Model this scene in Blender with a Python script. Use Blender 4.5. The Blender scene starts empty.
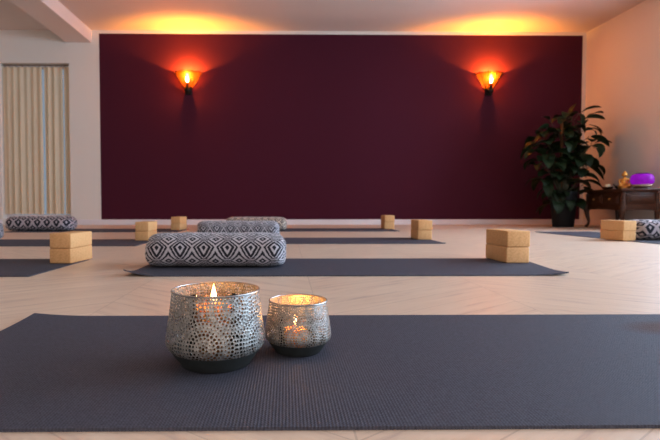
import bpy, bmesh, math, random
from mathutils import Vector, Matrix
PI = math.pi
random.seed(7)
C = bpy.context.scene.collection

# ------------------------------------------------------------------ object helpers
def obj(name, bm, mat=None, parent=None, smooth=True):
    me = bpy.data.meshes.new(name)
    bm.normal_update(); bm.to_mesh(me); bm.free()
    mats = mat if isinstance(mat, (list, tuple)) else [mat]
    for m in mats:
        if m: me.materials.append(m)
    if smooth:
        for p in me.polygons: p.use_smooth = True
        try: me.set_sharp_from_angle(angle=math.radians(38))
        except Exception: pass
    o = bpy.data.objects.new(name, me); C.objects.link(o)
    if parent: o.parent = parent
    return o
def tag(o, label, cat, group=None, kind=None):
    o['label'] = label; o['category'] = cat
    if group: o['group'] = group
    if kind: o['kind'] = kind
    return o
def thing(name, label, cat, loc=(0, 0, 0), rotz=0, group=None):
    o = bpy.data.objects.new(name, None); C.objects.link(o)
    o.empty_display_size = .05
    o.location = loc; o.rotation_euler = (0, 0, rotz)
    return tag(o, label, cat, group)
def struct(name, bm, m, parent=None, smooth=False):
    o = obj(name, bm, m, parent, smooth)
    if not parent: o['kind'] = 'structure'
    return o
def dup(root, loc, rotz, label, group=None):
    r = root.copy(); C.objects.link(r); r.location = loc; r.rotation_euler = (0, 0, rotz)
    r['label'] = label
    if group: r['group'] = group
    for ch in list(root.children):
        c = ch.copy(); C.objects.link(c); c.parent = r
        for g in ch.children:
            d = g.copy(); C.objects.link(d); d.parent = c
    return r
# ------------------------------------------------------------------ mesh helpers
def box(bm, x0, x1, y0, y1, z0, z1, bevel=0, M=None, seg=3):
    r = bmesh.ops.create_cube(bm, size=1)
    vs = r['verts']
    for v in vs:
        v.co = Vector(((x0+x1)/2+v.co.x*(x1-x0), (y0+y1)/2+v.co.y*(y1-y0), (z0+z1)/2+v.co.z*(z1-z0)))
        if M: v.co = M @ v.co
    if bevel:
        es = list({e for v in vs for e in v.link_edges})
        bmesh.ops.bevel(bm, geom=es, offset=bevel, segments=seg, profile=.5, affect='EDGES')
def nbox(*a, **k):
    bm = bmesh.new(); box(bm, *a, **k); return bm
def lathe(bm, prof, n=64, c=(0, 0, 0), ax=1, ay=1, a0=0, a1=2*PI, R=None, cap=False):
    """revolve (r,z) profile; writes UV u = angle*R metres, v = arc length"""
    uvl = bm.loops.layers.uv.verify()
    closed = abs(a1-a0-2*PI) < 1e-6
    R = R or max(p[0] for p in prof)
    L = [0]
    for i in range(1, len(prof)):
        L.append(L[-1]+math.hypot(prof[i][0]-prof[i-1][0], prof[i][1]-prof[i-1][1]))
    rows = []
    m = n if closed else n+1
    for r, z in prof:
        rows.append([bm.verts.new((c[0]+ax*r*math.cos(a0+(a1-a0)*k/n), c[1]+ay*r*math.sin(a0+(a1-a0)*k/n), c[2]+z)) for k in range(m)])
    for i in range(len(prof)-1):
        for k in range(n):
            k2 = (k+1) % n if closed else k+1
            try: f = bm.faces.new((rows[i][k], rows[i][k2], rows[i+1][k2], rows[i+1][k]))
            except ValueError: continue
            us = [k, k+1, k+1, k]; vs = [i, i, i+1, i+1]
            for l, u, v in zip(f.loops, us, vs):
                l[uvl].uv = ((a1-a0)*u/n*R, L[v])
    if cap:
        for row, rev in ((rows[0], True), (rows[-1], False)):
            try: bm.faces.new(row[::-1] if rev else row)
            except ValueError: pass
    return rows
def tube(bm, pts, rad, n=10, cap=True):
    pts = [Vector(p) for p in pts]
    rads = rad if isinstance(rad, (list, tuple)) else [rad]*len(pts)
    rows = []; prev = None
    for i, p in enumerate(pts):
        t = (pts[min(i+1, len(pts)-1)]-pts[max(i-1, 0)]).normalized()
        a = prev if prev else (Vector((0, 0, 1)) if abs(t.z) < .9 else Vector((1, 0, 0)))
        u = (a-t*a.dot(t)).normalized(); w = t.cross(u); prev = u
        rows.append([bm.verts.new(p+(u*math.cos(2*PI*k/n)+w*math.sin(2*PI*k/n))*rads[i]) for k in range(n)])
    for i in range(len(rows)-1):
        for k in range(n):
            bm.faces.new((rows[i][k], rows[i][(k+1) % n], rows[i+1][(k+1) % n], rows[i+1][k]))
    if cap:
        bm.faces.new(rows[0][::-1]); bm.faces.new(rows[-1])
def prism(bm, poly, M):
    """poly: list of (a,b) in local XZ plane, extruded 0..1 along local Y through matrix M"""
    f = [bm.verts.new(M @ Vector((a, 0, b))) for a, b in poly]
    g = [bm.verts.new(M @ Vector((a, 1, b))) for a, b in poly]
    n = len(poly)
    bm.faces.new(f); bm.faces.new(g[::-1])
    for i in range(n):
        bm.faces.new((f[i], g[i], g[(i+1) % n], f[(i+1) % n]))
def ellipsoid(bm, c, r, seg=20):
    res = bmesh.ops.create_uvsphere(bm, u_segments=seg, v_segments=seg//2+2, radius=1)
    for v in res['verts']: v.co = Vector((c[0]+v.co.x*r[0], c[1]+v.co.y*r[1], c[2]+v.co.z*r[2]))

# ------------------------------------------------------------------ material helpers
class NT:
    def __init__(s, name):
        s.m = bpy.data.materials.new(name); s.m.use_nodes = True
        s.t = s.m.node_tree; s.t.nodes.clear()
        s.out = s.t.nodes.new('ShaderNodeOutputMaterial')
    def n(s, typ, **k):
        nd = s.t.nodes.new(typ)
        for a, b in k.items(): setattr(nd, a, b)
        return nd
    def l(s, a, b): s.t.links.new(a, b)
    def math(s, op, a, b=None, c=None):
        nd = s.n('ShaderNodeMath', operation=op)
        for i, v in enumerate((a, b, c)):
            if v is None: continue
            if isinstance(v, (int, float)): nd.inputs[i].default_value = v
            else: s.l(v, nd.inputs[i])
        return nd.outputs[0]
    def ramp(s, fac, stops, interp='LINEAR'):
        nd = s.n('ShaderNodeValToRGB'); cr = nd.color_ramp; cr.interpolation = interp
        while len(cr.elements) < len(stops): cr.elements.new(.5)
        for e, (p, c) in zip(cr.elements, stops):
            e.position = p; e.color = (*c, 1) if len(c) == 3 else c
        s.l(fac, nd.inputs[0]); return nd.outputs[0]
    def mix(s, fac, a, b, blend='MIX'):
        nd = s.n('ShaderNodeMix', data_type='RGBA', blend_type=blend)
        for sock, v in ((nd.inputs[0], fac), (nd.inputs[6], a), (nd.inputs[7], b)):
            if isinstance(v, (int, float)): sock.default_value = v
            elif isinstance(v, tuple): sock.default_value = (*v, 1)
            else: s.l(v, sock)
        return nd.outputs[2]
    def noise(s, vec, scale, detail=3, rough=.5):
        nd = s.n('ShaderNodeTexNoise'); nd.inputs['Scale'].default_value = scale
        nd.inputs['Detail'].default_value = detail; nd.inputs['Roughness'].default_value = rough
        if vec: s.l(vec, nd.inputs['Vector'])
        return nd.outputs['Fac']
    def co(s, which='Object'):
        return s.n('ShaderNodeTexCoord').outputs[which]
    def sep(s, v):
        nd = s.n('ShaderNodeSeparateXYZ'); s.l(v, nd.inputs[0]); return nd.outputs
    def comb(s, x, y, z=0.0):
        nd = s.n('ShaderNodeCombineXYZ')
        for i, v in enumerate((x, y, z)):
            if isinstance(v, (int, float)): nd.inputs[i].default_value = v
            else: s.l(v, nd.inputs[i])
        return nd.outputs[0]
    def bsdf(s, col=(.8,)*3, rough=.5, metal=0, bump=None, bs=.2, bd=.001, **k):
        b = s.n('ShaderNodeBsdfPrincipled')
        for key, v in (('Base Color', col), ('Roughness', rough), ('Metallic', metal)):
            if isinstance(v, (int, float)): b.inputs[key].default_value = v
            elif isinstance(v, tuple): b.inputs[key].default_value = (*v, 1)
            else: s.l(v, b.inputs[key])
        for key, v in k.items():
            sock = b.inputs[key.replace('_', ' ')]
            sock.default_value = (*v, 1) if isinstance(v, tuple) else v
        if bump is not None:
            bn = s.n('ShaderNodeBump'); bn.inputs['Strength'].default_value = bs; bn.inputs['Distance'].default_value = bd
            s.l(bump, bn.inputs['Height']); s.l(bn.outputs[0], b.inputs['Normal'])
        return b.outputs[0]
    def done(s, sh): s.l(sh, s.out.inputs['Surface']); return s.m

def m_plain(name, col, rough=.5, metal=0, var=.12, scale=30, **k):
    t = NT(name); nz = t.noise(t.co(), scale, 4)
    c = t.mix(nz, tuple(x*(1-var) for x in col), tuple(min(1, x*(1+var)) for x in col))
    return t.done(t.bsdf(c, rough, metal, bump=nz, bs=.15, **k))

def m_plaster(name, col):
    t = NT(name); nz = t.noise(t.co(), 60, 5, .6); n2 = t.noise(t.co(), 1.2, 2)
    c = t.mix(n2, tuple(x*.96 for x in col), col)
    return t.done(t.bsdf(c, .85, bump=nz, bs=.12, bd=.002))

WHITE = m_plaster('white_plaster', (.76, .69, .62))
CEIL = m_plaster('ceiling_plaster', (.70, .60, .54))
PURPLE = NT('burgundy_paint')
_n = PURPLE.noise(PURPLE.co(), 80, 4)
PURPLE = PURPLE.done(PURPLE.bsdf(PURPLE.mix(_n, (.080, .0165, .031), (.088, .0180, .035)), .7, bump=_n, bs=.08, Specular_IOR_Level=.06))
TRIMW = m_plain('white_gloss_trim', (.74, .68, .68), .4, var=.03)

def m_floor():
    t = NT('chevron_oak_parquet'); x, y, z = t.sep(t.co())[:3]
    W = .62; slope = .75; pw = .135
    xs = t.math('ADD', x, 50.13)
    band = t.math('FLOOR', t.math('DIVIDE', xs, W))
    tri = t.math('PINGPONG', xs, W)
    q = t.math('DIVIDE', t.math('ADD', t.math('MULTIPLY', tri, slope), t.math('ADD', y, 20)), pw)
    idx = t.math('FLOOR', q); fr = t.math('FRACT', q)
    # coordinate along the plank
    sgn = t.math('SUBTRACT', t.math('MULTIPLY', t.math('MODULO', band, 2), -2), -1)
    along = t.math('SUBTRACT', t.math('MULTIPLY', xs, 1.0), t.math('MULTIPLY', t.math('MULTIPLY', y, slope), sgn))
    wn = t.n('ShaderNodeTexWhiteNoise', noise_dimensions='2D'); t.l(t.comb(idx, band), wn.inputs['Vector'])
    rnd = wn.outputs['Value']
    gv = t.comb(t.math('MULTIPLY', along, 2.2), t.math('MULTIPLY', q, 2.4), t.math('MULTIPLY', rnd, 37))
    g1 = t.noise(gv, 1.6, 5, .62)
    gv2 = t.comb(t.math('MULTIPLY', along, 5), t.math('MULTIPLY', q, 22), t.math('MULTIPLY', rnd, 11))
    g2 = t.noise(gv2, 1.5, 3)
    base = t.ramp(g1, [(.3, (.55, .41, .34)), (.44, (.72, .56, .43)), (.7, (.80, .64, .50))])
    base = t.mix(t.math('MULTIPLY', g2, .18), base, (.52, .37, .28))
    base = t.mix(t.math('MULTIPLY', rnd, .22), base, (.62, .45, .34))
    dx = t.math('ABSOLUTE', t.math('SUBTRACT', t.math('FRACT', t.math('DIVIDE', xs, W)), .5))
    seam = t.math('MAXIMUM', t.math('GREATER_THAN', t.math('ABSOLUTE', t.math('SUBTRACT', fr, .5)), .488),
                  t.math('GREATER_THAN', dx, .4975))
    col = t.mix(t.math('MULTIPLY', seam, .28), base, (.22, .15, .11))
    h = t.math('SUBTRACT', t.math('MULTIPLY', g2, .3), seam)
    rg = t.math('MULTIPLY_ADD', g1, .12, .34)
    return t.done(t.bsdf(col, rg, bump=h, bs=.12, bd=.0015))
FLOOR = m_floor()

def m_mat(name, brown_patch=False):
    t = NT(name); c = t.co(); x, y, z = t.sep(c)[:3]
    rib = t.math('SINE', t.math('MULTIPLY', x, 2*PI/.0048))
    crs = t.math('SINE', t.math('MULTIPLY', y, 2*PI/.0062))
    h = t.math('ADD', rib, t.math('MULTIPLY', t.math('MULTIPLY', crs, rib), .9))
    nz = t.noise(c, 260, 2); n2 = t.noise(c, 3.5, 3)
    k = t.math('MULTIPLY_ADD', h, .12, t.math('MULTIPLY_ADD', nz, .9, .02))
    col = t.mix(k, (.022, .023, .034), (.135, .138, .175))
    col = t.mix(t.math('MULTIPLY', n2, .25), col, (.075, .076, .098))
    if brown_patch:  # soft-edged brown patch mixed into the mat colour
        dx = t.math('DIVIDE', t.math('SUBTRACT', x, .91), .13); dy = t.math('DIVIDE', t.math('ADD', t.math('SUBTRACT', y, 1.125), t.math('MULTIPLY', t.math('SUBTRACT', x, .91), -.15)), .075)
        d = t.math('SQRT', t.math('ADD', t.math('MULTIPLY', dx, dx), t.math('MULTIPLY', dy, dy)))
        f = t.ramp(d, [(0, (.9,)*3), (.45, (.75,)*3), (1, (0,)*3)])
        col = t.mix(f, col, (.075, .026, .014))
    return t.done(t.bsdf(col, .7, bump=h, bs=.34, bd=.0007, Specular_IOR_Level=.35))
MAT = m_mat('ribbed_charcoal_rubber'); MATF = m_mat('ribbed_charcoal_rubber_brown_patch', True)

def m_cork():
    t = NT('cork'); c = t.co()
    v = t.n('ShaderNodeTexVoronoi'); v.inputs['Scale'].default_value = 170; t.l(c, v.inputs['Vector'])
    n1 = t.noise(c, 130, 3, .6)
    oi = t.n('ShaderNodeObjectInfo').outputs['Random']
    col = t.ramp(n1, [(.25, (.58, .31, .12)), (.5, (.69, .39, .17)), (.75, (.75, .46, .23))])
    sp = t.math('GREATER_THAN', t.noise(c, 240, 2), .66)
    col = t.mix(t.math('MULTIPLY', sp, .22), col, (.28, .14, .06))
    col = t.mix(t.math('MULTIPLY', oi, .12), col, (.75, .52, .3))
    return t.done(t.bsdf(col, .75, bump=v.outputs['Distance'], bs=.2, bd=.001))
CORK = m_cork()

def m_ikat(name, light, dark, P=.107, Q=.124, coarse=False):
    t = NT(name); uv = t.sep(t.co('UV'))
    u = t.math('MULTIPLY', t.math('ROUND', t.math('DIVIDE', uv[0], .0021)), .0021)
    v = t.math('MULTIPLY', t.math('ROUND', t.math('DIVIDE', uv[1], .0021)), .0021)
    a = t.math('ABSOLUTE', t.math('SUBTRACT', t.math('FRACT', t.math('DIVIDE', u, P)), .5))
    qf = t.math('SUBTRACT', t.math('FRACT', t.math('DIVIDE', v, Q)), .5)
    b = t.math('ABSOLUTE', qf)
    s = t.math('ADD', a, b)
    D = (0, 0, 0); L = (1, 1, 1)
    f = t.ramp(s, [(0, L), (.06, D), (.17, L), (.31, D), (.41, L), (.53, D), (.62, L), (.68, D), (.80, L), (.90, D)] if not coarse else [(0, L), (.16, D), (.34, L), (.62, D), (.86, L)], 'CONSTANT')
    # eyes inside the diamonds
    e = t.math('ADD', t.math('MULTIPLY', t.math('ABSOLUTE', t.math('SUBTRACT', a, .09)), 1.0), t.math('MULTIPLY', t.math('ABSOLUTE', t.math('ADD', qf, .03)), 1.8))
    eye = t.math('LESS_THAN', e, .07)
    f = t.mix(eye, f, D)
    # fine stripes in the triangles left and right of the diamonds
    st = t.math('GREATER_THAN', t.math('FRACT', t.math('MULTIPLY', b, 16)), .5)
    z1 = t.math('MULTIPLY', t.math('GREATER_THAN', a, .33), t.math('LESS_THAN', b, .16))
    f = t.mix(t.math('MULTIPLY', z1, .9), f, st)
    n = t.noise(t.comb(t.math('MULTIPLY', uv[0], 1.0), uv[1]), 350, 2)
    f2 = t.math('MULTIPLY_ADD', f, .9, t.math('MULTIPLY', t.math('MULTIPLY', n, f), .1))
    col = t.mix(f2, dark, light)
    weave = t.math('MULTIPLY', t.math('SINE', t.math('MULTIPLY', uv[0], 3000)), t.math('SINE', t.math('MULTIPLY', uv[1], 3000)))
    return t.done(t.bsdf(col, .9, bump=t.math('ADD', weave, t.math('MULTIPLY', f, 2)), bs=.3, bd=.0006, Sheen_Weight=.2))
IKAT = m_ikat('black_white_ikat_cloth', (.52, .48, .50), (.010, .010, .018))
IKAT3 = m_ikat('dark_ikat_cloth', (.50, .43, .44), (.008, .008, .018), .105, .125, True)
IKAT2 = m_ikat('cream_black_ikat_cloth', (.66, .54, .43), (.05, .04, .045), .075, .06, True)

def m_perf(name, R, scale):
    """silver metal pierced by dots lying in concentric rings (mandalas)"""
    t = NT(name); uv = t.sep(t.co('UV'))
    P = 2*PI*R/5
    s = .0060*scale
    def polar(off_u, cv):
        q = t.math('DIVIDE', t.math('ADD', uv[0], off_u), P)
        du = t.math('MULTIPLY', t.math('SUBTRACT', t.math('FRACT', q), .5), P)
        dv = t.math('SUBTRACT', uv[1], cv)
        r = t.math('SQRT', t.math('ADD', t.math('MULTIPLY', du, du), t.math('MULTIPLY', dv, dv)))
        return r, t.math('ARCTAN2', dv, du)
    def dots(r, th):
        k = t.math('ROUND', t.math('DIVIDE', r, s))
        nk = t.math('MAXIMUM', t.math('ROUND', t.math('MULTIPLY', k, 5.6)), 1)
        fa = t.math('SUBTRACT', t.math('FRACT', t.math('MULTIPLY', t.math('DIVIDE', t.math('ADD', th, PI), 2*PI), nk)), .5)
        arc = t.math('MULTIPLY', fa, t.math('DIVIDE', t.math('MULTIPLY', t.math('MAXIMUM', k, .01), s*2*PI), nk))
        dr = t.math('SUBTRACT', r, t.math('MULTIPLY', k, s))
        d = t.math('SQRT', t.math('ADD', t.math('MULTIPLY', arc, arc), t.math('MULTIPLY', dr, dr)))
        big = t.math('LESS_THAN', t.math('MODULO', k, 4), .5)
        rad = t.math('MULTIPLY_ADD', big, .0007*scale, .0017*scale)
        bare = t.math('COMPARE', t.math('MODULO', k, 4), 2.0, .4)
        return t.math('ADD', t.math('DIVIDE', d, rad), t.math('MULTIPLY', bare, .42))
    r0, t0 = polar(P*.30, .024*scale); r1, t1 = polar(P*.86, .090*scale)
    d0 = dots(r0, t0); d1 = dots(r1, t1)
    sel = t.math('LESS_THAN', t.math('MULTIPLY', r0, .92), r1)
    d = t.math('ADD', t.math('MULTIPLY', sel, d0), t.math('MULTIPLY', t.math('SUBTRACT', 1, sel), d1))
    hole = t.math('LESS_THAN', d, 1.0)
    lip = t.ramp(d, [(0, (0,)*3), (.5, (0,)*3), (.62, (1,)*3), (.9, (.3,)*3), (1, (.2,)*3)])
    nz = t.noise(t.co('Object'), 140, 5, .65)
    n2 = t.noise(t.co('Object'), 22, 3)
    col = t.ramp(nz, [(.3, (.17, .175, .17)), (.5, (.32, .335, .33)), (.7, (.48, .48, .46))])
    col = t.mix(t.math('MULTIPLY', n2, .45), col, (.26, .20, .14))
    met = t.bsdf(col, .40, .55, bump=t.math('ADD', t.math('MULTIPLY', d, -.4), t.math('MULTIPLY', nz, 1.4)), bs=.35, bd=.0012)
    tr = t.n('ShaderNodeBsdfTransparent').outputs[0]
    ms = t.n('ShaderNodeMixShader'); t.l(hole, ms.inputs[0]); t.l(met, ms.inputs[1]); t.l(tr, ms.inputs[2])
    return t.done(ms.outputs[0])

def m_emit(name, col, strength, transp=0):
    t = NT(name); e = t.n('ShaderNodeEmission'); e.inputs[0].default_value = (*col, 1); e.inputs[1].default_value = strength
    if not transp: return t.done(e.outputs[0])
    tr = t.n('ShaderNodeBsdfTransparent'); a = t.n('ShaderNodeAddShader')
    t.l(e.outputs[0], a.inputs[0]); t.l(tr.outputs[0], a.inputs[1]); return t.done(a.outputs[0])
def m_thinglass(name, tint=(.95, .97, 1), refl=.12):
    t = NT(name); tr = t.n('ShaderNodeBsdfTransparent'); tr.inputs[0].default_value = (*tint, 1)
    g = t.n('ShaderNodeBsdfGlossy'); g.inputs['Roughness'].default_value = .04
    ms = t.n('ShaderNodeMixShader'); lw = t.n('ShaderNodeLayerWeight'); lw.inputs[0].default_value = .25
    f = t.math('MULTIPLY_ADD', lw.outputs['Fresnel'], .8, refl)
    t.l(f, ms.inputs[0]); t.l(tr.outputs[0], ms.inputs[1]); t.l(g.outputs[0], ms.inputs[2])
    return t.done(ms.outputs[0])
GLASS = m_thinglass('thin_clear_glass', refl=.05)
def m_translucent(name, c1, c2, transl=.5, transp=0., scale=8, tcol=None):
    t = NT(name); nz = t.noise(t.co(), scale, 4); col = t.mix(nz, c1, c2)
    d = t.n('ShaderNodeBsdfDiffuse'); tl = t.n('ShaderNodeBsdfTranslucent'); t.l(col, d.inputs[0]); t.l(col, tl.inputs[0])
    ms = t.n('ShaderNodeMixShader'); ms.inputs[0].default_value = transl; t.l(d.outputs[0], ms.inputs[1]); t.l(tl.outputs[0], ms.inputs[2])
    o = ms.outputs[0]
    if transp:
        tr = t.n('ShaderNodeBsdfTransparent'); tr.inputs[0].default_value = (*(tcol or c1), 1); m2 = t.n('ShaderNodeMixShader'); m2.inputs[0].default_value = transp
        t.l(o, m2.inputs[1]); t.l(tr.outputs[0], m2.inputs[2]); o = m2.outputs[0]
    return t.done(o)

# ------------------------------------------------------------------ room shell
YB = 6.96; ZC = 2.775; XL = -4.62; YF = -2.3; XR0 = 4.34; XR1 = 4.62    # right wall runs from (XR0,YB) to (XR1,YF)
def xr(y): return XR0+(YB-y)*(XR1-XR0)/(YB-YF)
bm = bmesh.new(); box(bm, XL-.2, XR1+.3, YF-.2, YB+.5, -.1, 0); struct('floor', bm, FLOOR)
bm = bmesh.new(); box(bm, XL-.2, XR1+.3, YF-.2, YB+.3, ZC, ZC+.1); struct('ceiling', bm, CEIL)

def wall_with_holes(P0, P1, thick, holes, mats, z1=ZC, paint=None):
    """wall from P0 to P1 (inner face); holes = (s0,s1,z0,z1) along it; extends 'thick' to the right of P0->P1"""
    P0 = Vector((*P0, 0)); P1 = Vector((*P1, 0)); d = (P1-P0); L = d.length; d.normalize(); nrm = Vector((d.y, -d.x, 0))
    bm = bmesh.new()
    ss = sorted({0, L, *[h[0] for h in holes], *[h[1] for h in holes], *([paint[0], paint[1]] if paint else [])})
    zs = sorted({0, z1, *[h[2] for h in holes], *[h[3] for h in holes], *([paint[2], paint[3]] if paint else [])})
    for i in range(len(ss)-1):
        for j in range(len(zs)-1):
            sm, zm = (ss[i]+ss[i+1])/2, (zs[j]+zs[j+1])/2
            if any(h[0] < sm < h[1] and h[2] < zm < h[3] for h in holes): continue
            ps = [P0+d*s+Vector((0, 0, z)) for s, z in ((ss[i], zs[j]), (ss[i+1], zs[j]), (ss[i+1], zs[j+1]), (ss[i], zs[j+1]))]
            f = bm.faces.new([bm.verts.new(p) for p in ps])
            if paint and paint[0] < sm < paint[1] and paint[2] < zm < paint[3]: f.material_index = 1
            bm.faces.new([bm.verts.new(p+nrm*thick) for p in ps][::-1])
    for h in holes:
        c = [(h[0], h[2]), (h[1], h[2]), (h[1], h[3]), (h[0], h[3])]
        for k in range(4):
            a, b = c[k], c[(k+1) % 4]
            q = [P0+d*a[0]+Vector((0, 0, a[1])), P0+d*b[0]+Vector((0, 0, b[1]))]
            bm.faces.new([bm.verts.new(p) for p in (q[0], q[1], q[1]+nrm*thick, q[0]+nrm*thick)])
    bmesh.ops.remove_doubles(bm, verts=bm.verts, dist=1e-5)
    bmesh.ops.recalc_face_normals(bm, faces=bm.faces)
    return bm
# back wall: P0 right end -> P1 left end would flip; run left->right with thickness behind (+y)
HX0, HX1, HZ0, HZ1 = -4.08, -3.10, .09, 2.31
PX0, PX1, PZ0, PZ1 = -2.665, 4.285, .0, 2.728
bm = wall_with_holes((XR0+.15, YB), (XL, YB), .16, [(XR0+.15-HX1, XR0+.15-HX0, HZ0, HZ1)], None,
                     paint=(XR0+.15-PX1, XR0+.15-PX0, PZ0, PZ1))
# flip: thickness must go to +y
struct('wall_back', bm, [WHITE, PURPLE])
win_r = [(1.0, 2.95, .55, 2.35), (3.4, 5.35, .55, 2.35), (5.8, 7.75, .55, 2.35)]     # measured from the rear corner (behind the camera)
bm = wall_with_holes((XR0, YB), (XR1, YF), -.2, [(9.26-h[1], 9.26-h[0], h[2], h[3]) for h in win_r], None)
struct('wall_right', bm, WHITE)
bm = wall_with_holes((XL, YF), (XR1, YF), .2, [(2.2, 6.6, .1, 2.3)], None)
struct('wall_front', bm, WHITE)
bm = bmesh.new(); box(bm, XL-.16, XL, YF, YB, 0, ZC); struct('wall_left', bm, WHITE)
# beam under the ceiling
struct('trim_1', nbox(-3.13, -2.77, YF, YB, 2.60, ZC, bevel=.004), CEIL)
# baseboards
struct('baseboard_back', nbox(HX1+.0, XR0-.0, YB-.016, YB, 0, .078, bevel=.003), TRIMW)
struct('baseboard_left', nbox(XL, HX0, YB-.016, YB, 0, .078, bevel=.003), TRIMW)
dR = Vector((XR1-XR0, YF-YB, 0)).normalized()
Mr = Matrix.Translation((XR0, YB, 0)) @ Matrix.Rotation(math.atan2(dR.y, dR.x), 4, 'Z')
struct('baseboard_right', nbox(.02, 9.2, -.016, 0, 0, .078, bevel=.003, M=Mr), TRIMW)

def window(name, P0, P1, z0, z1, mull=1, off=.1):
    """frame + glazing standing between P0 and P1"""
    P0 = Vector((*P0, 0)); P1 = Vector((*P1, 0)); d = P1-P0; L = d.length
    M = Matrix.Translation(P0) @ Matrix.Rotation(math.atan2(d.y, d.x), 4, 'Z')
    root = bpy.data.objects.new(name, None); C.objects.link(root); root['kind'] = 'structure'
    bm = bmesh.new(); w = .055; t = .03
    box(bm, 0, L, -t, t, z0, z0+w, M=M); box(bm, 0, L, -t, t, z1-w, z1, M=M)
    box(bm, 0, w, -t, t, z0+w, z1-w, M=M); box(bm, L-w, L, -t, t, z0+w, z1-w, M=M)
    for i in range(mull):
        s = L*(i+1)/(mull+1); box(bm, s-w/2, s+w/2, -t, t, z0+w, z1-w, M=M)
    obj('window_frame', bm, TRIMW, root, False)
    bm = bmesh.new(); box(bm, w, L-w, -.004, .004, z0+w, z1-w, M=M)
    obj('pane', bm, GLASS, root, False)
    return root
window('window_1', (HX0, YB+.13), (HX1, YB+.13), HZ0, HZ1, 1)
nR = Vector((-dR.y, dR.x, 0))            # outward from the room
def rpt(s, o): p = Vector((XR1, YF, 0))-dR*s+nR*o; return (p.x, p.y)
for i, h in enumerate(win_r):
    window('window_%d' % (i+2), rpt(h[0], .1), rpt(h[1], .1), h[2], h[3], 1)
window('window_5', (XL+2.2, YF-.1), (XL+6.6, YF-.1), .1, 2.3, 3)  # unseen window behind the camera, added to carry warm fill light

# ------------------------------------------------------------------ curtains in the alcove
CUR = m_translucent('cream_linen', (.88, .70, .50), (.92, .77, .58), .4, 0, 5)
ALU = m_plain('dark_bronze_metal', (.28, .2, .14), .4, .8)
def curtain(x0, x1, y, z0, z1, folds, amp, label, seed):
    rnd = random.Random(seed); bm = bmesh.new(); n = folds*12; m = 14
    ph = [rnd.uniform(-.5, .5) for _ in range(folds+2)]
    rows = []
    for j in range(m+1):
        tz = j/m; z = z0+(z1-z0)*tz
        row = []
        for i in range(n+1):
            s = i/n; k = s*folds
            a = amp*(1-.35*tz)*(1+.9*ph[int(k)])
            x = x0+(x1-x0)*s+.008*math.sin(6.28*k*2+tz*2)*(1-tz)
            row.append(bm.verts.new((x, y+a*math.sin(6.28*k+ph[int(k)]*(1-tz)*.8), z)))
        rows.append(row)
    for j in range(m):
        for i in range(n): bm.faces.new((rows[j][i], rows[j][i+1], rows[j+1][i+1], rows[j+1][i]))
    root = thing('curtain', label, 'curtain', (0, 0, 0), 0, 'cream curtains in the alcove')
    obj('curtain_cloth', bm, CUR, root)
    for i in range(folds+1):
        bm = bmesh.new()
        x = x0+(x1-x0)*min(max(i/folds, .06), .94)
        tube(bm, [(x, y+.019*math.cos(a*PI/6), z1+.014+.017*math.sin(a*PI/6)) for a in range(13)], .0028, 6, cap=False)
        obj('curtain_ring', bm, ALU, root)
    return root
ycur = YB+.055
curtain(HX0+.01, -3.512, ycur, .155, 2.268, 6, .020, 'widest cream curtain panel, at the left side of the alcove', 1)
curtain(-3.480, -3.215, ycur, .155, 2.268, 3, .020, 'middle cream curtain panel hanging between two pale gaps in the alcove', 2)
curtain(-3.197, HX1-.005, ycur, .155, 2.268, 1, .018, 'narrowest cream curtain strip at the right edge of the alcove', 3)
bm = bmesh.new(); tube(bm, [(HX0+.001, ycur, 2.292), (HX1-.001, ycur, 2.292)], .006, 10)
rod = obj('curtain_rod', bm, ALU); tag(rod, 'dark rod across the top of the curtained alcove', 'curtain rod')

# ------------------------------------------------------------------ yoga mats
def mat_mesh(w, l, curls, th=.005, nx=92, ny=32):
    """long side along x; curls = {(sx,sy): (radius, lift)} for corners"""
    bm = bmesh.new()
    def lift(x, y):
        z = 0
        for (sx, sy), (rad, h) in curls.items():
            cx, cy = (l/2 if sx > 0 else -l/2), (w/2 if sy > 0 else -w/2)
            d = abs(x-cx)+abs(y-cy)*.8
            if d < rad: z += h*(1-d/rad)**2
        return z
    top = [[bm.verts.new((-l/2+l*i/nx, -w/2+w*j/ny, th+lift(-l/2+l*i/nx, -w/2+w*j/ny))) for i in range(nx+1)] for j in range(ny+1)]
    bot = [[bm.verts.new((v.co.x, v.co.y, v.co.z-th+.0002)) for v in r] for r in top]
    for j in range(ny):
        for i in range(nx):
            bm.faces.new((top[j][i], top[j][i+1], top[j+1][i+1], top[j+1][i]))
            bm.faces.new((bot[j][i], bot[j+1][i], bot[j+1][i+1], bot[j][i+1]))
    for i in range(nx):
        bm.faces.new((top[0][i], bot[0][i], bot[0][i+1], top[0][i+1]))
        bm.faces.new((top[ny][i], top[ny][i+1], bot[ny][i+1], bot[ny][i]))
    for j in range(ny):
        bm.faces.new((top[j][0], top[j+1][0], bot[j+1][0], bot[j][0]))
        bm.faces.new((top[j][nx], bot[j][nx], bot[j+1][nx], top[j+1][nx]))
    return bm
def mat(cx, cy, rz, label, curls={}, w=.61, l=1.83, m=None, shift=False, flare=0):
    bm = mat_mesh(w, l, curls)
    for v in bm.verts:
        if v.co.x > l*.2: v.co.x += flare*(v.co.x-l*.2)/(l*.3)*(v.co.y/w+.5)
    o = obj('yoga_mat', bm, m or MAT)
    if shift:      # keep object space = world space so the brown patch lies where it is
        o.data.transform(Matrix.Translation((cx, cy, 0)))
        o.location = (0, 0, .0)
    else: o.location = (cx, cy, 0)
    o.rotation_euler = (0, 0, rz)
    return tag(o, label, 'yoga mat', 'dark yoga mats laid out on the floor')
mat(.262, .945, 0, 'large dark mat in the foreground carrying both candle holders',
    {(-1, 1): (.16, .008)}, w=.638, l=1.85, m=MATF, shift=True)
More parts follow.
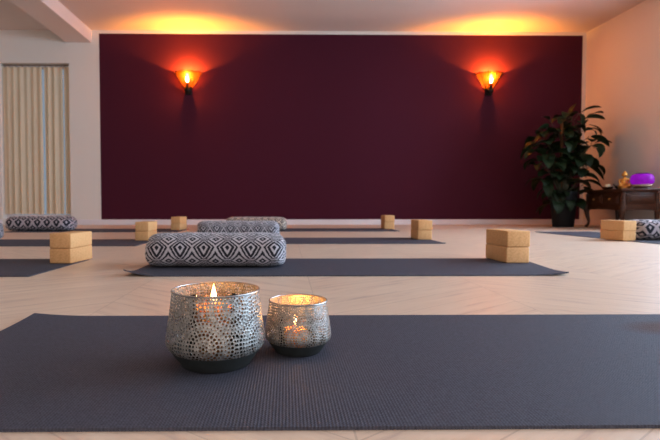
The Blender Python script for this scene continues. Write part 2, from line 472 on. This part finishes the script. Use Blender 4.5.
mat(.255, 2.285, 0, 'dark mat behind the candles carrying the large patterned bolster, near corners curling up',
    {(-1, -1): (.15, .026), (1, -1): (.17, .012)}, l=1.85, flare=.09)
mat(.285, 3.89, 0, 'second dark mat behind the candles, carrying the bolster with a bluish right end', {(1, -1): (.1, .004)})
mat(.33, 5.53, 0, 'far dark mat below the burgundy wall, carrying the cream bolster', {(1, -1): (.1, .004)})
mat(-1.975, 2.285, 0, 'dark mat at the left frame edge, nearest of the left row, with a cork stack')
mat(-1.985, 3.72, 0, 'middle dark mat of the left row, beyond the nearest left cork stack')
mat(-2.07, 5.43, 0, 'farthest dark mat of the left row, carrying the bolster below the curtains')
mat(3.03, 4.17, PI/2+.09, 'dark mat at the right frame edge laid at right angles to the others', {(1, 1): (.12, .006)})

# ------------------------------------------------------------------ cork blocks
bm = nbox(-.055, .055, -.11, .11, 0, .0745, bevel=.0055, seg=4)
B0 = obj('yoga_block', bm, CORK)
stacks = [(-1.108, 2.490, -.09, 'on the nearest mat at the left', 'cork blocks'),
          (-1.155, 3.98, -.06, 'on the middle mat of the left row', ''),
          (-1.235, 5.55, -.15, 'on the farthest left mat', ''),
          (1.153, 2.490, .03, 'at the right end of the large bolster mat', ''),
          (1.145, 4.05, -.01, 'on the second mat behind the candles', ''),
          (1.215, 5.73, -.02, 'on the far mat near the burgundy wall', ''),
          (2.735, 3.920, .14, 'beside the wooden cabinet, on the right-hand mat', '')]
first = True
for x, y, rz, where, _ in stacks:
    for k, lv in enumerate(('lower', 'upper')):
        o = B0 if first else B0.copy()
        if not first: C.objects.link(o)
        first = False
        o.location = (x+(.0015 if k else 0), y-(.002 if k else 0), .0053+k*.0752)
        o.rotation_euler = (0, 0, rz+(.012 if k else 0))
        if x > 1: o.scale = (1.07, 1.07, 1.07); o.location.z = .0053+k*.0752*1.07
        tag(o, '%s cork block of the pair %s' % (lv, where), 'yoga block', 'cork yoga blocks stacked in pairs')

# ------------------------------------------------------------------ bolsters
def bolster_bm(L=.65, W=.26, H=.155, seed=0, e=3.1):
    bm = bmesh.new(); uvl = bm.loops.layers.uv.verify(); n = 64; m = 60; rnd = random.Random(seed)
    p1, p2 = rnd.random()*6, rnd.random()*6
    rows = []; arc = 0
    per = 2*(W+H)*.86
    for i in range(m+1):
        t = -1+2*i/m
        tt = math.copysign(1-(1-abs(t))**1.6, t)           # denser at the ends
        s = (1-abs(tt)**14)**(1/2.4) if abs(tt) < 1 else 0
        s = max(s, .0)
        x = tt*L/2
        row = []
        for k in range(n):
            a = 2*PI*k/n; ca, sa = math.cos(a), math.sin(a)
            yy = math.copysign(abs(ca)**(2/e), ca)*W/2; zz = math.copysign(abs(sa)**(2/e), sa)*H/2
            sy = .12+.88*s if abs(tt) < 1 else .12
            sz = .25+.75*s if abs(tt) < 1 else .25
            wob = 1+.012*math.sin(x*23+p1+a*2)+.010*math.sin(x*41+p2-a*3)
            row.append(bm.verts.new((x+.004*math.sin(3*a+p1)*(abs(tt) > .9), yy*sy*wob, max(-H/2, zz*sz*wob if sa < 0 else zz*sz*wob)+H/2-(0 if sa > 0 else 0))))
        rows.append(row)
    # settle the bottom flat
    for r in rows:
        zmin = min(v.co.z for v in r)
        for v in r:
            if v.co.z < H*.35: v.co.z = max(0, v.co.z-(zmin)*(1-v.co.z/(H*.35))*.6)
    lens = [0]
    for i in range(1, m+1):
        a, b = rows[i-1][n//4].co, rows[i][n//4].co
        lens.append(lens[-1]+(a-b).length)
    for i in range(m):
        for k in range(n):
            f = bm.faces.new((rows[i][k], rows[i+1][k], rows[i+1][(k+1) % n], rows[i][(k+1) % n]))
            for l, (ii, kk) in zip(f.loops, ((i, k), (i+1, k), (i+1, k+1), (i, k+1))):
                l[uvl].uv = (lens[ii], kk/n*per+.02)
    for r, fl in ((rows[0], False), (rows[-1], True)):
        c = bm.verts.new(sum((v.co for v in r), Vector())/n)
        for k in range(n):
            f = bm.faces.new((r[k], r[(k+1) % n], c) if not fl else (r[(k+1) % n], r[k], c))
            for l in f.loops: l[uvl].uv = (l.vert.co.y*1.0+.3, l.vert.co.z)
    bmesh.ops.recalc_face_normals(bm, faces=bm.faces)
    return bm
def bolster(x, y, rz, label, L=.65, W=.26, H=.155, seed=0, m=None):
    root = thing('bolster', label, 'bolster', (x, y, .0055), rz, 'patterned yoga bolsters lying on the mats')
    obj('bolster_cover', bolster_bm(L, W, H, seed), m or IKAT, root)
    bm = bmesh.new()
    # fabric carrying loop on one end
    tube(bm, [(-L/2+.012, -.03+.015*i, H*.5+.0*i) if 0 else (-L/2+.004-.012*math.sin(PI*i/4), -.03+.015*i, H*.52) for i in range(5)], .003, 8)
    obj('carry_loop', bm, IKAT, root)
    return root
bolster(-.330, 2.315, 0, 'large black and white diamond patterned bolster, the nearest one, right behind the candle holders', L=.655, W=.27, H=.156, seed=1)
bolster(-.385, 3.91, -.02, 'patterned bolster right behind the nearest one, its right end tinted blue', L=.66, W=.28, H=.158, seed=2)
bolster(-.335, 5.42, -.06, 'farthest patterned bolster, cream toned, before the burgundy wall', L=.68, W=.27, H=.150, seed=3, m=IKAT2)
bolster(-2.73, 5.40, -.03, 'dark patterned bolster lying below the cream curtains', L=.725, W=.27, H=.16, seed=4, m=IKAT3)
bolster(-2.675, 3.95, 0, 'bolster barely showing its bluish end at the left frame edge', L=.65, W=.26, H=.15, seed=5)
bolster(3.20, 3.98, .05, 'patterned bolster cut by the right frame edge, beside a cork stack', L=.66, W=.27, H=.165, seed=6, m=IKAT3)

# ------------------------------------------------------------------ candle holders
DARKM = m_plain('dark_weathered_metal', (.07, .078, .075), .5, .6, var=.3, scale=60)
WAX = NT('cream_wax'); WAX = WAX.done(WAX.bsdf((.50, .25, .08), .5, Subsurface_Weight=.3, Subsurface_Scale=.01))
WICK = m_plain('burnt_wick', (.02, .015, .01), .9)
FLAME = NT('candle_flame')
_z = FLAME.sep(FLAME.co('Generated'))[2]
_c = FLAME.ramp(_z, [(0, (1, .22, .03)), (.25, (1, .55, .18)), (.6, (1, .75, .38)), (1, (1, .42, .09))])
_e = FLAME.n('ShaderNodeEmission'); FLAME.l(_c, _e.inputs[0]); _e.inputs[1].default_value = 7.0
FLAME = FLAME.done(_e.outputs[0])
def holder(x, y, s, R, label, prof, base, seed):
    root = thing('candle_holder', label, 'candle holder', (x, y, .0053), seed, 'perforated metal candle holders')
    n = 160
    # smooth the shell profile
    bm = bmesh.new(); lathe(bm, prof, n, R=R); obj('perforated_shell', bm, m_perf('pierced_silver_metal', R, s), root)
    bm = bmesh.new(); lathe(bm, base, n, R=R, cap=False)
    obj('base', bm, DARKM, root)
    r, z = prof[-1]; bm = bmesh.new()
    lathe(bm, [(r+.0016*math.cos(a*PI/4), z+.0016*math.sin(a*PI/4)) for a in range(9)], n)
    obj('rim', bm, m_plain('worn_silver_rim', (.35, .34, .33), .35, .8), root)
    return root
def interp(keys, n):
    """Catmull style resample of (r,z) keys"""
    out = []
    K = [keys[0]]+keys+[keys[-1]]
    for i in range(1, len(K)-2):
        for k in range(n):
            t = k/n; p = []
            for c in (0, 1):
                a, b, d, e = K[i-1][c], K[i][c], K[i+1][c], K[i+2][c]
                p.append(.5*((2*b)+(-a+d)*t+(2*a-5*b+4*d-e)*t*t+(-a+3*b-3*d+e)*t**3))
            out.append(tuple(p))
    out.append(keys[-1]); return out
def candle(x, y, z, r, h, fh, power, label, dxy=(0, 0)):
    root = thing('candle', label, 'candle', (x, y, z))
    bm = bmesh.new(); lathe(bm, [(.0, 0), (r, 0), (r, h-.003), (r-.002, h), (r-.005, h-.001), (.004, h-.0035), (0, h-.0035)], 40)
    obj('wax', bm, WAX, root)
    bm = bmesh.new(); tube(bm, [(0, 0, h-.005), (.0005, 0, h+.003), (.0015, 0, h+.008)], .0009, 6); obj('wick', bm, WICK, root)
    k = fh/.034
    bm = bmesh.new(); lathe(bm, [(0, 0), (.0028*k, .002*k), (.0048*k, .007*k), (.0050*k, .012*k), (.0038*k, .019*k), (.0019*k, .027*k), (.0006*k, .033*k), (0, fh)], 20, c=(.0, 0, h+.003))
    f = obj('flame', bm, FLAME, root)
    ld = bpy.data.lights.new('candle_light', 'POINT'); ld.energy = power; ld.color = (1, .42, .10); ld.shadow_soft_size = .008
    lo = bpy.data.objects.new('candle_light', ld); C.objects.link(lo); lo.location = (x, y, z+h+fh+.01)
    return root
XB, YBc = -.130, .886
prof = interp([(.0835, .030), (.0885, .036), (.0910, .046), (.0895, .062), (.0865, .083), (.0835, .106), (.0808, .128), (.0798, .137)], 5)
base = interp([(.056, .0), (.0625, .0015), (.066, .006), (.075, .018), (.0818, .0282), (.0835, .0302)], 4)
base = [(0, .001)]+base
holder(XB, YBc, 1.0, .088, 'large silver candle holder pierced with dots, left of the small one', prof, base, .6)
# glass cup inside the large holder
def cup(x, y, r, h, label):
    bm = bmesh.new(); lathe(bm, [(0, .002), (r*.8, .002), (r*.9, .006), (r, .02), (r, h), (r-.0015, h+.001), (r-.003, h), (r-.003, .022), (r*.85, .008), (0, .006)], 64)
    o = obj('glass_cup', bm, m_thinglass('votive_glass', (.97, .95, .92), .10)); o.location = (x, y, .0085)
    return tag(o, label, 'glass cup')
cup(XB-.004, YBc, .046, .120, 'clear glass cup standing inside the large silver candle holder')
candle(XB-.004, YBc, .0155, .0395, .095, .040, .55, 'lit cream candle with a tall flame inside the large silver holder')
XS, YS = .024, .957
ks = .735
prof2 = interp([(.0612, .0235), (.0650, .028), (.0667, .036), (.0650, .050), (.0627, .066), (.0600, .084), (.0580, .098), (.0573, .1025)], 5)
base2 = [(0, .001)]+interp([(.040, .0), (.0450, .0012), (.048, .005), (.0545, .014), (.0600, .0220), (.0612, .0237)], 4)
holder(XS, YS, .80, .0645, 'small silver candle holder glowing golden inside, right of the large one', prof2, base2, 2.1)
cup(XS-.004, YS, .036, .060, 'low glass cup standing inside the small silver candle holder')
candle(XS-.006, YS-.003, .0155, .025, .036, .026, .55, 'lit tealight seen glowing through the small pierced holder')

# ------------------------------------------------------------------ wall sconces
IRON = m_plain('dark_bronze_iron', (.035, .02, .014), .5, .7)
AMBER = m_translucent('amber_mica_panels', (.022, .0085, .0016), (.05, .021, .004), .72, .20, 22, (1, .62, .30))
BULB = m_emit('glowing_bulb_glass', (1, .72, .38), 26, transp=1)
def make_sconce():
    root = thing('wall_sconce', 'l', 'wall lamp', (0, 0, 0), 0, 'glowing wall sconces')
    zr, zb, Rr, Rb = .118, -.115, .195, .050
    bm = bmesh.new()
    # five flat amber panels forming half a funnel, slightly dipped rims
    A = [PI+PI*k/5 for k in range(6)]
    for k in range(5):
        a, b = A[k], A[k+1]; m_ = (a+b)/2
        def P(ang, r, z, flat=1): return Vector((r*math.cos(ang)*1.0, r*math.sin(ang)*.75, z))
        n = 6; rows = []
        for j in range(n+1):
            t = j/n; r = Rb+(Rr-Rb)*(t**.92); z = zb+(zr-zb)*t
            rows.append([bm.verts.new(P(a, r, z).lerp(P(b, r, z), i/4)+Vector((0, 0, -(.012*t*(1-(2*i/4-1)**2))))) for i in range(5)])
        for j in range(n):
            for i in range(4): bm.faces.new((rows[j][i], rows[j][i+1], rows[j+1][i+1], rows[j+1][i]))
    obj('lamp_shade', bm, AMBER, root, smooth=False)
    for a in A:
        bm = bmesh.new(); pts = []
        for j in range(9):
            t = j/8; r = Rb+(Rr+.006-Rb)*(t**.92); pts.append((r*math.cos(a), r*math.sin(a)*.75, zb+(zr-zb)*t))
        pts.append(((Rr+.024)*math.cos(a), (Rr+.024)*math.sin(a)*.75, zr+.004))
        tube(bm, pts, .0042, 8)
        obj('shade_rib', bm, IRON, root)
    bm = bmesh.new()
    for k in range(5):
        a, b = A[k], A[k+1]; r = Rr+.003
        pa = Vector((r*math.cos(a), r*math.sin(a)*.75, zr)); pb = Vector((r*math.cos(b), r*math.sin(b)*.75, zr))
        tube(bm, [pa.lerp(pb, i/6)+Vector((0, 0, -.012*(1-(i/3-1)**2))) for i in range(7)], .0045, 8)
    obj('shade_rim', bm, IRON, root)
    bm = bmesh.new()
    lathe(bm, [(0, -.205), (.008, -.200), (.014, -.190), (.022, -.178), (.040, -.165), (.047, -.150), (.046, -.128), (.043, -.112), (.02, -.108), (0, -.108)], 32, c=(0, -.052, 0), ay=.8)
    obj('holder_cup', bm, IRON, root)
    bm = bmesh.new(); box(bm, -.045, .045, -.020, .006, -.20, -.05, bevel=.008); obj('wall_plate', bm, IRON, root)
    bm = bmesh.new(); lathe(bm, [(0, -.11), (.014, -.11), (.014, -.045), (.010, -.04), (0, -.04)], 20, c=(0, -.08, 0)); obj('bulb_socket', bm, IRON, root)
    bm = bmesh.new(); lathe(bm, [(0, -.042), (.010, -.04), (.020, -.01), (.024, .02), (.020, .05), (.010, .078), (.003, .092), (0, .093)], 24, c=(0, -.08, 0))
    obj('bulb', bm, BULB, root)
    return root
S1 = make_sconce(); S1.location = (-1.395, YB-.008, 2.065); S1['label'] = 'glowing amber wall sconce on the left side of the burgundy wall'
S2 = dup(S1, (2.925, YB-.008, 2.065), 0, 'glowing amber wall sconce on the right side, toward the potted plant')
for s in (S1, S2):
    ld = bpy.data.lights.new('sconce_light', 'POINT'); ld.energy = 100; ld.color = (1, .36, .035); ld.shadow_soft_size = .02
    lo = bpy.data.objects.new('sconce_light', ld); C.objects.link(lo); lo.location = (s.location.x, s.location.y-.100, s.location.z+.05)

# ------------------------------------------------------------------ potted plant
def m_leaf():
    t = NT('dark_green_leaf'); x = t.co('UV'); u, v, w = t.sep(x)[:3]
    vein = t.math('LESS_THAN', t.math('ABSOLUTE', t.math('SUBTRACT', u, .5)), .035)
    side = t.math('LESS_THAN', t.math('FRACT', t.math('ADD', t.math('MULTIPLY', v, 9), t.math('MULTIPLY', t.math('ABSOLUTE', t.math('SUBTRACT', u, .5)), -4))), .12)
    nz = t.noise(t.co(), 7, 2)
    c = t.mix(nz, (.006, .015, .005), (.018, .036, .010))
    c = t.mix(t.math('MULTIPLY', t.math('MAXIMUM', vein, t.math('MULTIPLY', side, .5)), .5), c, (.03, .05, .018))
    b = t.n('ShaderNodeBsdfPrincipled'); t.l(c, b.inputs['Base Color']); b.inputs['Roughness'].default_value = .5; b.inputs['Specular IOR Level'].default_value = .25
    return t.done(b.outputs[0])
LEAF = m_leaf()
STEM = m_plain('brown_green_stem', (.07, .065, .03), .7, var=.3)
PX, PY = 3.64, 6.26
plant = thing('potted_plant', 'tall dark green leafy plant in a dark pot in the right corner', 'potted plant', (PX, PY, 0))
bm = bmesh.new(); lathe(bm, [(0, .0), (.118, 0), (.124, .01), (.158, .40), (.163, .44), (.163, .462), (.153, .462), (.150, .42), (0, .42)], 48)
obj('pot', bm, m_plain('dark_glazed_pot', (.005, .005, .007), .7, var=.3), plant)
bm = bmesh.new(); lathe(bm, [(0, .435), (.07, .433), (.149, .422)], 32); obj('soil', bm, m_plain('potting_soil', (.03, .02, .012), .95, var=.5, scale=90), plant)
bm = bmesh.new(); tube(bm, [(-.02, .03, .42), (-.02, .03, 1.40)], .018, 12); obj('moss_pole', bm, m_plain('coir_moss_pole', (.20, .075, .02), .95, var=.5, scale=60), plant)
bmL = bmesh.new(); bmS = bmesh.new(); uvl = bmL.loops.layers.uv.verify()
rnd = random.Random(11)
def leaf(p, az, L, W, el, droop):
    n = 8; d = Vector((math.cos(az), math.sin(az), 0)); s = Vector((-d.y, d.x, 0))
    rows = []; q = Vector(p); e = el
    roll = rnd.uniform(-.5, .5)
    for i in range(n+1):
        t = i/n
        if i: q = q+(d*math.cos(e)+Vector((0, 0, math.sin(e))))*(L/n); e -= droop/n
        w = W*math.sin(PI*min(1, t*.94+.03)**.8)**.9*.5 if t < 1 else .002
        up = Vector((0, 0, 1))*math.cos(e)-d*math.sin(e)
        side = (s*math.cos(roll)+up*math.sin(roll))
        nn = (up*math.cos(roll)-s*math.sin(roll))
        rows.append([bmL.verts.new(q+side*w*k+nn*abs(k)*w*.22) for k in (-1, -.5, 0, .5, 1)])
    for i in range(n):
        for k in range(4):
            f = bmL.faces.new((rows[i][k], rows[i][k+1], rows[i+1][k+1], rows[i+1][k]))
            for l, (a, b) in zip(f.loops, ((k, i), (k+1, i), (k+1, i+1), (k, i+1))): l[uvl].uv = (a/4, b/n)
K = 6.26/480
def w2(px, py): return ((px-286)*K-PX, .3+(202-py)*K)
blobs = [(572, 118, 10, 12), (577, 134, 13, 16), (562, 134, 11, 10), (543, 137, 11, 12), (548, 152, 13, 12), (565, 152, 13, 12),
         (583, 152, 12, 12), (592, 143, 6, 5), (553, 168, 13, 13), (572, 170, 15, 13), (588, 168, 9, 8), (556, 195, 12, 9), (570, 200, 10, 6), (560, 184, 13, 14), (575, 186, 12, 8), (545, 182, 8, 7), (540, 160, 8, 7), (582, 122, 8, 6)]
for bx_, by_, br, cnt in blobs:
    X, Z = w2(bx_, by_); r = br*K
    c = Vector((X, 0, Z)); base_p = Vector((X*.25, .0, max(.44, min(Z-.35, .9))))
    mid = Vector((X*.6, rnd.uniform(-.04, .04), (base_p.z+Z)/2+.03))
    tube(bmS, [(X*.1, 0, .42), base_p, mid, c], [.012, .009, .007, .004], 7)
    for k in range(cnt):
        az = rnd.uniform(0, 2*PI)
        rr = r*rnd.uniform(.1, .9)
        p = c+Vector((math.cos(az)*rr*.8+0, max(-.3, min(.25, math.sin(az)*rr)), rnd.uniform(-.7, .8)*r))
        if rnd.random() < .4: tube(bmS, [c, p.lerp(c, .4)+Vector((0, 0, .02)), p], .003, 5)
        leaf(p, az+rnd.uniform(-.4, .4), rnd.uniform(.17, .27), rnd.uniform(.10, .15), rnd.uniform(-.2, .7), rnd.uniform(.9, 2.2))
# the long stray leaves that break the outline
for (x0, y0, x1, y1, W) in ((578, 112, 597, 108, .05), (580, 118, 600, 120, .06), (585, 124, 598, 133, .07), (588, 135, 604, 146, .07), (585, 150, 604, 165, .06), (592, 160, 611, 178, .055),
                            (545, 125, 531, 134, .08), (545, 140, 528, 150, .08), (548, 118, 540, 116, .07), (566, 115, 572, 104, .06), (553, 130, 533, 142, .08), (580, 185, 590, 203, .07), (548, 185, 539, 198, .08), (582, 178, 596, 187, .07), (590, 178, 606, 186, .05)):
    a = w2(x0, y0); b = w2(x1, y1); L = math.hypot(b[0]-a[0], b[1]-a[1])*1.08
    el = math.atan2(b[1]-a[1], abs(b[0]-a[0]))+.45
    az = (0 if b[0] > a[0] else PI)+rnd.uniform(-.2, .2)
    tube(bmS, [(a[0]*.7, 0, a[1]-.08), (a[0], -.04, a[1])], .004, 5)
    low = x1 > 590 and y1 > 160
    leaf((a[0], (.14 if low else -.04)+rnd.uniform(-.08, .02), a[1]), az, L, W*1.5, el, .9)
obj('foliage', bmL, LEAF, plant); obj('stem', bmS, STEM, plant)

# ------------------------------------------------------------------ carved wooden cabinet
def m_wood():
    t = NT('dark_carved_wood'); x, y, z = t.sep(t.co())[:3]
    v = t.comb(t.math('MULTIPLY', x, 3), t.math('MULTIPLY', y, 3), t.math('MULTIPLY', z, 26))
    n1 = t.noise(v, 3, 5, .6)
    c = t.ramp(n1, [(.3, (.022, .007, .003)), (.5, (.065, .02, .007)), (.72, (.13, .045, .016))])
    return t.done(t.bsdf(c, .35, bump=n1, bs=.15))
WOOD = m_wood(); BRASS = m_plain('aged_brass', (.45, .28, .10), .35, .9)
cab = thing('cabinet', 'low carved dark wooden cabinet with curved legs against the right wall', 'cabinet', (3.80, 5.38, 0), PI/2-.12)
# local frame: x along the long front (away from camera), y: -y is towards the wall, front face at y=0
CLn, CDp, CH = .83, .40, .474
bm = bmesh.new()
box(bm, -.02, CLn+.02, -CDp-.01, .02, CH-.026, CH, bevel=.009); obj('cabinet_top', bm, WOOD, cab)
bm = bmesh.new(); box(bm, .02, CLn-.02, -CDp+.01, -.012, .235, CH-.026, bevel=.004)
obj('body', bm, WOOD, cab)
bm = bmesh.new()
def apron(Lx):
    n = 40; poly = [(0, .30)]
    poly = [(.0, .30), (.0, .20)]
    for i in range(n+1):
        t = i/n; zz = .205+.045*(1-abs(2*t-1)**3)-.022*math.exp(-((t-.5)/.09)**2)+.012*math.cos(4*PI*t)
        poly.append((Lx*(.03+.94*t), zz))
    poly += [(Lx, .20), (Lx, .30)]
    return poly
prism(bm, apron(CLn-.06)[::-1], Matrix.Translation((.03, -.02, 0)) @ Matrix.Diagonal((1, .018, 1, 1)))
prism(bm, apron(CLn-.06)[::-1], Matrix.Translation((.03, -CDp+.005, 0)) @ Matrix.Diagonal((1, .018, 1, 1)))
Mq = Matrix.Rotation(-PI/2, 4, 'Z')
for xx in (.005, CLn-.023):
    prism(bm, apron(CDp-.06)[::-1], Matrix.Translation((xx, -.03, 0)) @ Mq @ Matrix.Diagonal((1, .018, 1, 1)))
bmesh.ops.recalc_face_normals(bm, faces=bm.faces)
obj('apron', bm, WOOD, cab)
for i in range(2):
    x0 = .06+i*(CLn-.12)/2+.008; x1 = .06+(i+1)*(CLn-.12)/2-.008
    bm = bmesh.new(); box(bm, x0, x1, -.014, .004, .298, .415, bevel=.004); box(bm, x0+.03, x1-.03, .002, .010, .318, .395, bevel=.004)
    d = obj('drawer', bm, WOOD, cab)
    bm = bmesh.new(); ellipsoid(bm, ((x0+x1)/2, .018, .357), (.013, .012, .013), 14); tube(bm, [((x0+x1)/2, .004, .357), ((x0+x1)/2, .014, .357)], .006, 8)
    obj('knob', bm, BRASS, d)
bm = bmesh.new(); box(bm, .008, .020, -CDp+.05, -.05, .30, .42, bevel=.004); box(bm, .002, .012, -CDp+.085, -.085, .322, .398, bevel=.004); obj('side_panel', bm, WOOD, cab)
for sx in (0, 1):
    for sy in (0, 1):
        bm = bmesh.new(); cx = .028 if sx == 0 else CLn-.028; cy = -.022 if sy == 0 else -CDp+.022
        ox = -1 if sx == 0 else 1; oy = 1 if sy == 0 else -1
        prm = [(0, .43, .026), (0, .32, .027), (.012, .27, .033), (.016, .22, .031), (.008, .15, .023), (-.004, .09, .017), (-.004, .05, .015), (.008, .022, .018), (.016, .010, .020), (.016, .0, .014)]
        if sy == 1: prm = [(a*.4, b, c) for a, b, c in prm]
        tube(bm, [(cx+ox*a, cy+oy*a, b) for a, b, c in prm], [c for a, b, c in prm], 12)
        obj('leg', bm, WOOD, cab)
def oncab(lx, ly, z=0):
    M = Matrix.Translation((3.80, 5.38, 0)) @ Matrix.Rotation(PI/2-.12, 4, 'Z')
    p = M @ Vector((lx, ly, CH+.0008+z)); return p
# purple lamp
p = oncab(.16, -.335)
p = Vector((4.11, 5.50, CH+.0008))
lamp = thing('table_lamp', 'round glowing violet lamp on a pale bowl foot, on the cabinet', 'lamp', p)
t = NT('violet_glowing_shade'); nz = t.noise(t.co(), 26, 4)
zc = t.sep(t.co('Generated'))[2]
em = t.n('ShaderNodeEmission'); t.l(t.mix(nz, (.16, .0, .30), (.50, .02, .78)), em.inputs[0]); em.inputs[1].default_value = .85
ms = t.n('ShaderNodeMixShader'); ms.inputs[0].default_value = .75; t.l(t.bsdf((.3, .02, .4), .4), ms.inputs[1]); t.l(em.outputs[0], ms.inputs[2])
VIO = t.done(ms.outputs[0])
bm = bmesh.new(); lathe(bm, interp([(.085, .052), (.108, .064), (.116, .095), (.113, .130), (.098, .160), (.075, .172)], 5)+[(.0, .173)], 48); obj('lamp_shade', bm, VIO, lamp)
bm = bmesh.new(); lathe(bm, [(0, .02), (.060, .02), (.075, .022), (.092, .032), (.096, .050), (.06, .054), (0, .054)], 40); obj('lamp_bowl', bm, m_plain('pale_ceramic', (.62, .50, .36), .4), lamp)
bm = bmesh.new(); lathe(bm, [(0, 0), (.082, 0), (.086, .006), (.084, .018), (.06, .021), (0, .021)], 40); obj('lamp_base', bm, WOOD, lamp)
bm = bmesh.new(); lathe(bm, [(0, .165), (.060, .172), (.066, .178), (.060, .181), (0, .181)], 32); obj('lamp_cap', bm, m_plain('dark_violet_cap', (.06, .01, .07), .4), lamp)
ld = bpy.data.lights.new('lamp_glow', 'POINT'); ld.energy = .12; ld.color = (.6, .05, 1); ld.shadow_soft_size = .12
lo = bpy.data.objects.new('lamp_glow', ld); C.objects.link(lo); lo.location = p+Vector((-.02, -.02, .34))
# gold figurine
p = Vector((4.055, 5.71, CH+.0008))
bm = bmesh.new()
ellipsoid(bm, (0, 0, .018), (.058, .042, .018)); ellipsoid(bm, (-.034, -.018, .036), (.030, .026, .015)); ellipsoid(bm, (.034, -.018, .036), (.030, .026, .015))
ellipsoid(bm, (0, .004, .075), (.034, .024, .046)); ellipsoid(bm, (0, .002, .105), (.042, .022, .018)); ellipsoid(bm, (0, 0, .130), (.011, .011, .02))
ellipsoid(bm, (0, -.002, .158), (.023, .024, .028)); ellipsoid(bm, (0, .002, .186), (.011, .011, .012)); ellipsoid(bm, (0, -.026, .155), (.004, .005, .007), 10)
for s in (-1, 1):
    ellipsoid(bm, (s*.024, 0, .153), (.005, .006, .013), 10)
    tube(bm, [(s*.040, .0, .106), (s*.050, -.006, .080), (s*.044, -.018, .058), (s*.012, -.034, .052)], [.011, .010, .009, .007], 10)
fig = obj('figurine', bm, m_plain('gilded_brass', (.80, .42, .10), .32, .7, var=.2)); fig.location = p; fig.scale = (1.12,)*3; fig.rotation_euler = (0, 0, -.5)
rm = fig.modifiers.new('remesh', 'REMESH'); rm.mode = 'VOXEL'; rm.voxel_size = .0028; rm.use_smooth_shade = True
tag(fig, 'small golden seated figurine on the cabinet beside the violet lamp', 'figurine')
# bowl with a pale stone, twig
p = Vector((4.03, 5.98, CH+.0008))
bowl = obj('bowl', (lambda b: (lathe(b, interp([(.030, 0), (.034, .006), (.050, .014), (.062, .030), (.064, .040)], 4)+[(.059, .040), (.048, .020), (.02, .010), (0, .009)], 40), b)[1])(bmesh.new()), WOOD)
bowl.location = p; tag(bowl, 'small dark wooden bowl on the cabinet holding a pale candle', 'bowl')
pil = thing('candle', 'pale unlit pillar candle sitting in the wooden bowl on the cabinet', 'candle', p+Vector((0, 0, .0105)))
bm = bmesh.new(); lathe(bm, [(0, 0), (.034, 0), (.036, .004), (.036, .052), (.032, .060), (.010, .056), (0, .056)], 32); obj('wax', bm, m_plain('ivory_wax', (.80, .66, .45), .5), pil)
bm = bmesh.new(); tube(bm, [(0, 0, .054), (.001, 0, .066)], .0012, 6); obj('wick', bm, WICK, pil)
# dark little bird shaped incense burner beside it
bm = bmesh.new(); ellipsoid(bm, (0, 0, .030), (.038, .026, .026)); ellipsoid(bm, (.026, -.004, .066), (.015, .014, .016)); tube(bm, [(.012, 0, .04), (.020, -.002, .054), (.026, -.004, .066)], [.018, .013, .011], 10)
tube(bm, [(-.03, 0, .034), (-.058, 0, .052), (-.078, 0, .074)], [.014, .008, .003], 8); tube(bm, [(.036, -.008, .066), (.054, -.014, .064)], [.005, .001], 8); lathe(bm, [(0, 0), (.028, 0), (.026, .006), (.012, .010), (0, .01)], 20)
inc = obj('ornament', bm, m_plain('dark_cast_ornament', (.03, .022, .018), .5, .5)); inc.location = (4.135, 5.93, CH+.0008); inc.rotation_euler = (0, 0, .2)
tag(inc, 'small dark ornament on the cabinet between the candle bowl and the golden figurine', 'ornament')

# ------------------------------------------------------------------ lights
def area(loc, rot, sx, sy, power, col, spread=PI):
    ld = bpy.data.lights.new('daylight_and_fill', 'AREA'); ld.shape = 'RECTANGLE'; ld.size = sx; ld.size_y = sy; ld.energy = power; ld.color = col; ld.spread = spread
    lo = bpy.data.objects.new('daylight_and_fill', ld); C.objects.link(lo); lo.location = loc; lo.rotation_euler = rot; return lo
angR = math.atan2(dR.y, dR.x)
for i, (h, pw) in enumerate(zip(win_r, (145, 215, 170))):
    q = rpt((h[0]+h[1])/2, .22)
    area((q[0], q[1], 1.45), (math.radians(90), 0, angR-PI/2+math.radians(0)+PI+PI), 1.9, 1.75, pw, (.66, .83, 1.0))
    L_ = bpy.data.objects[-1] if False else None
area((0, YF-.25, 1.25), (math.radians(-90)+PI, 0, 0), 4.3, 2.1, 70, (1.0, .76, .60))  # warm fill lamp added behind the camera to lift the ambient light
W = bpy.data.worlds.new('World'); bpy.context.scene.world = W; W.use_nodes = True
bg = W.node_tree.nodes['Background']; bg.inputs[0].default_value = (.62, .74, .86, 1); bg.inputs[1].default_value = .45

# ------------------------------------------------------------------ camera
cd = bpy.data.cameras.new('camera'); cam = bpy.data.objects.new('camera', cd); C.objects.link(cam)
cd.sensor_width = 36; cd.sensor_fit = 'HORIZONTAL'; cd.lens = 36*480/660; cd.shift_x = 38/660
cam.location = (0, 0, .30)
cam.rotation_euler = (math.radians(90-math.degrees(math.atan(16/480))), 0, -6/480)
cd.clip_start = .02
cd.dof.use_dof = True; cd.dof.focus_distance = .95; cd.dof.aperture_fstop = 7.5
bpy.context.scene.camera = cam
vs = bpy.context.scene.view_settings
vs.view_transform = 'Standard'; vs.look = 'None'; vs.exposure = .22; vs.gamma = .86
# orient area lamps so they shine into the room
for o in C.objects:
    if o.type == 'LIGHT' and o.data.type == 'AREA':
        tgt = Vector((0, o.location.y, o.location.z)) if o.location.x > 3 else Vector((o.location.x, 3, o.location.z))
        o.rotation_euler = (tgt-o.location).to_track_quat('-Z', 'Y').to_euler()
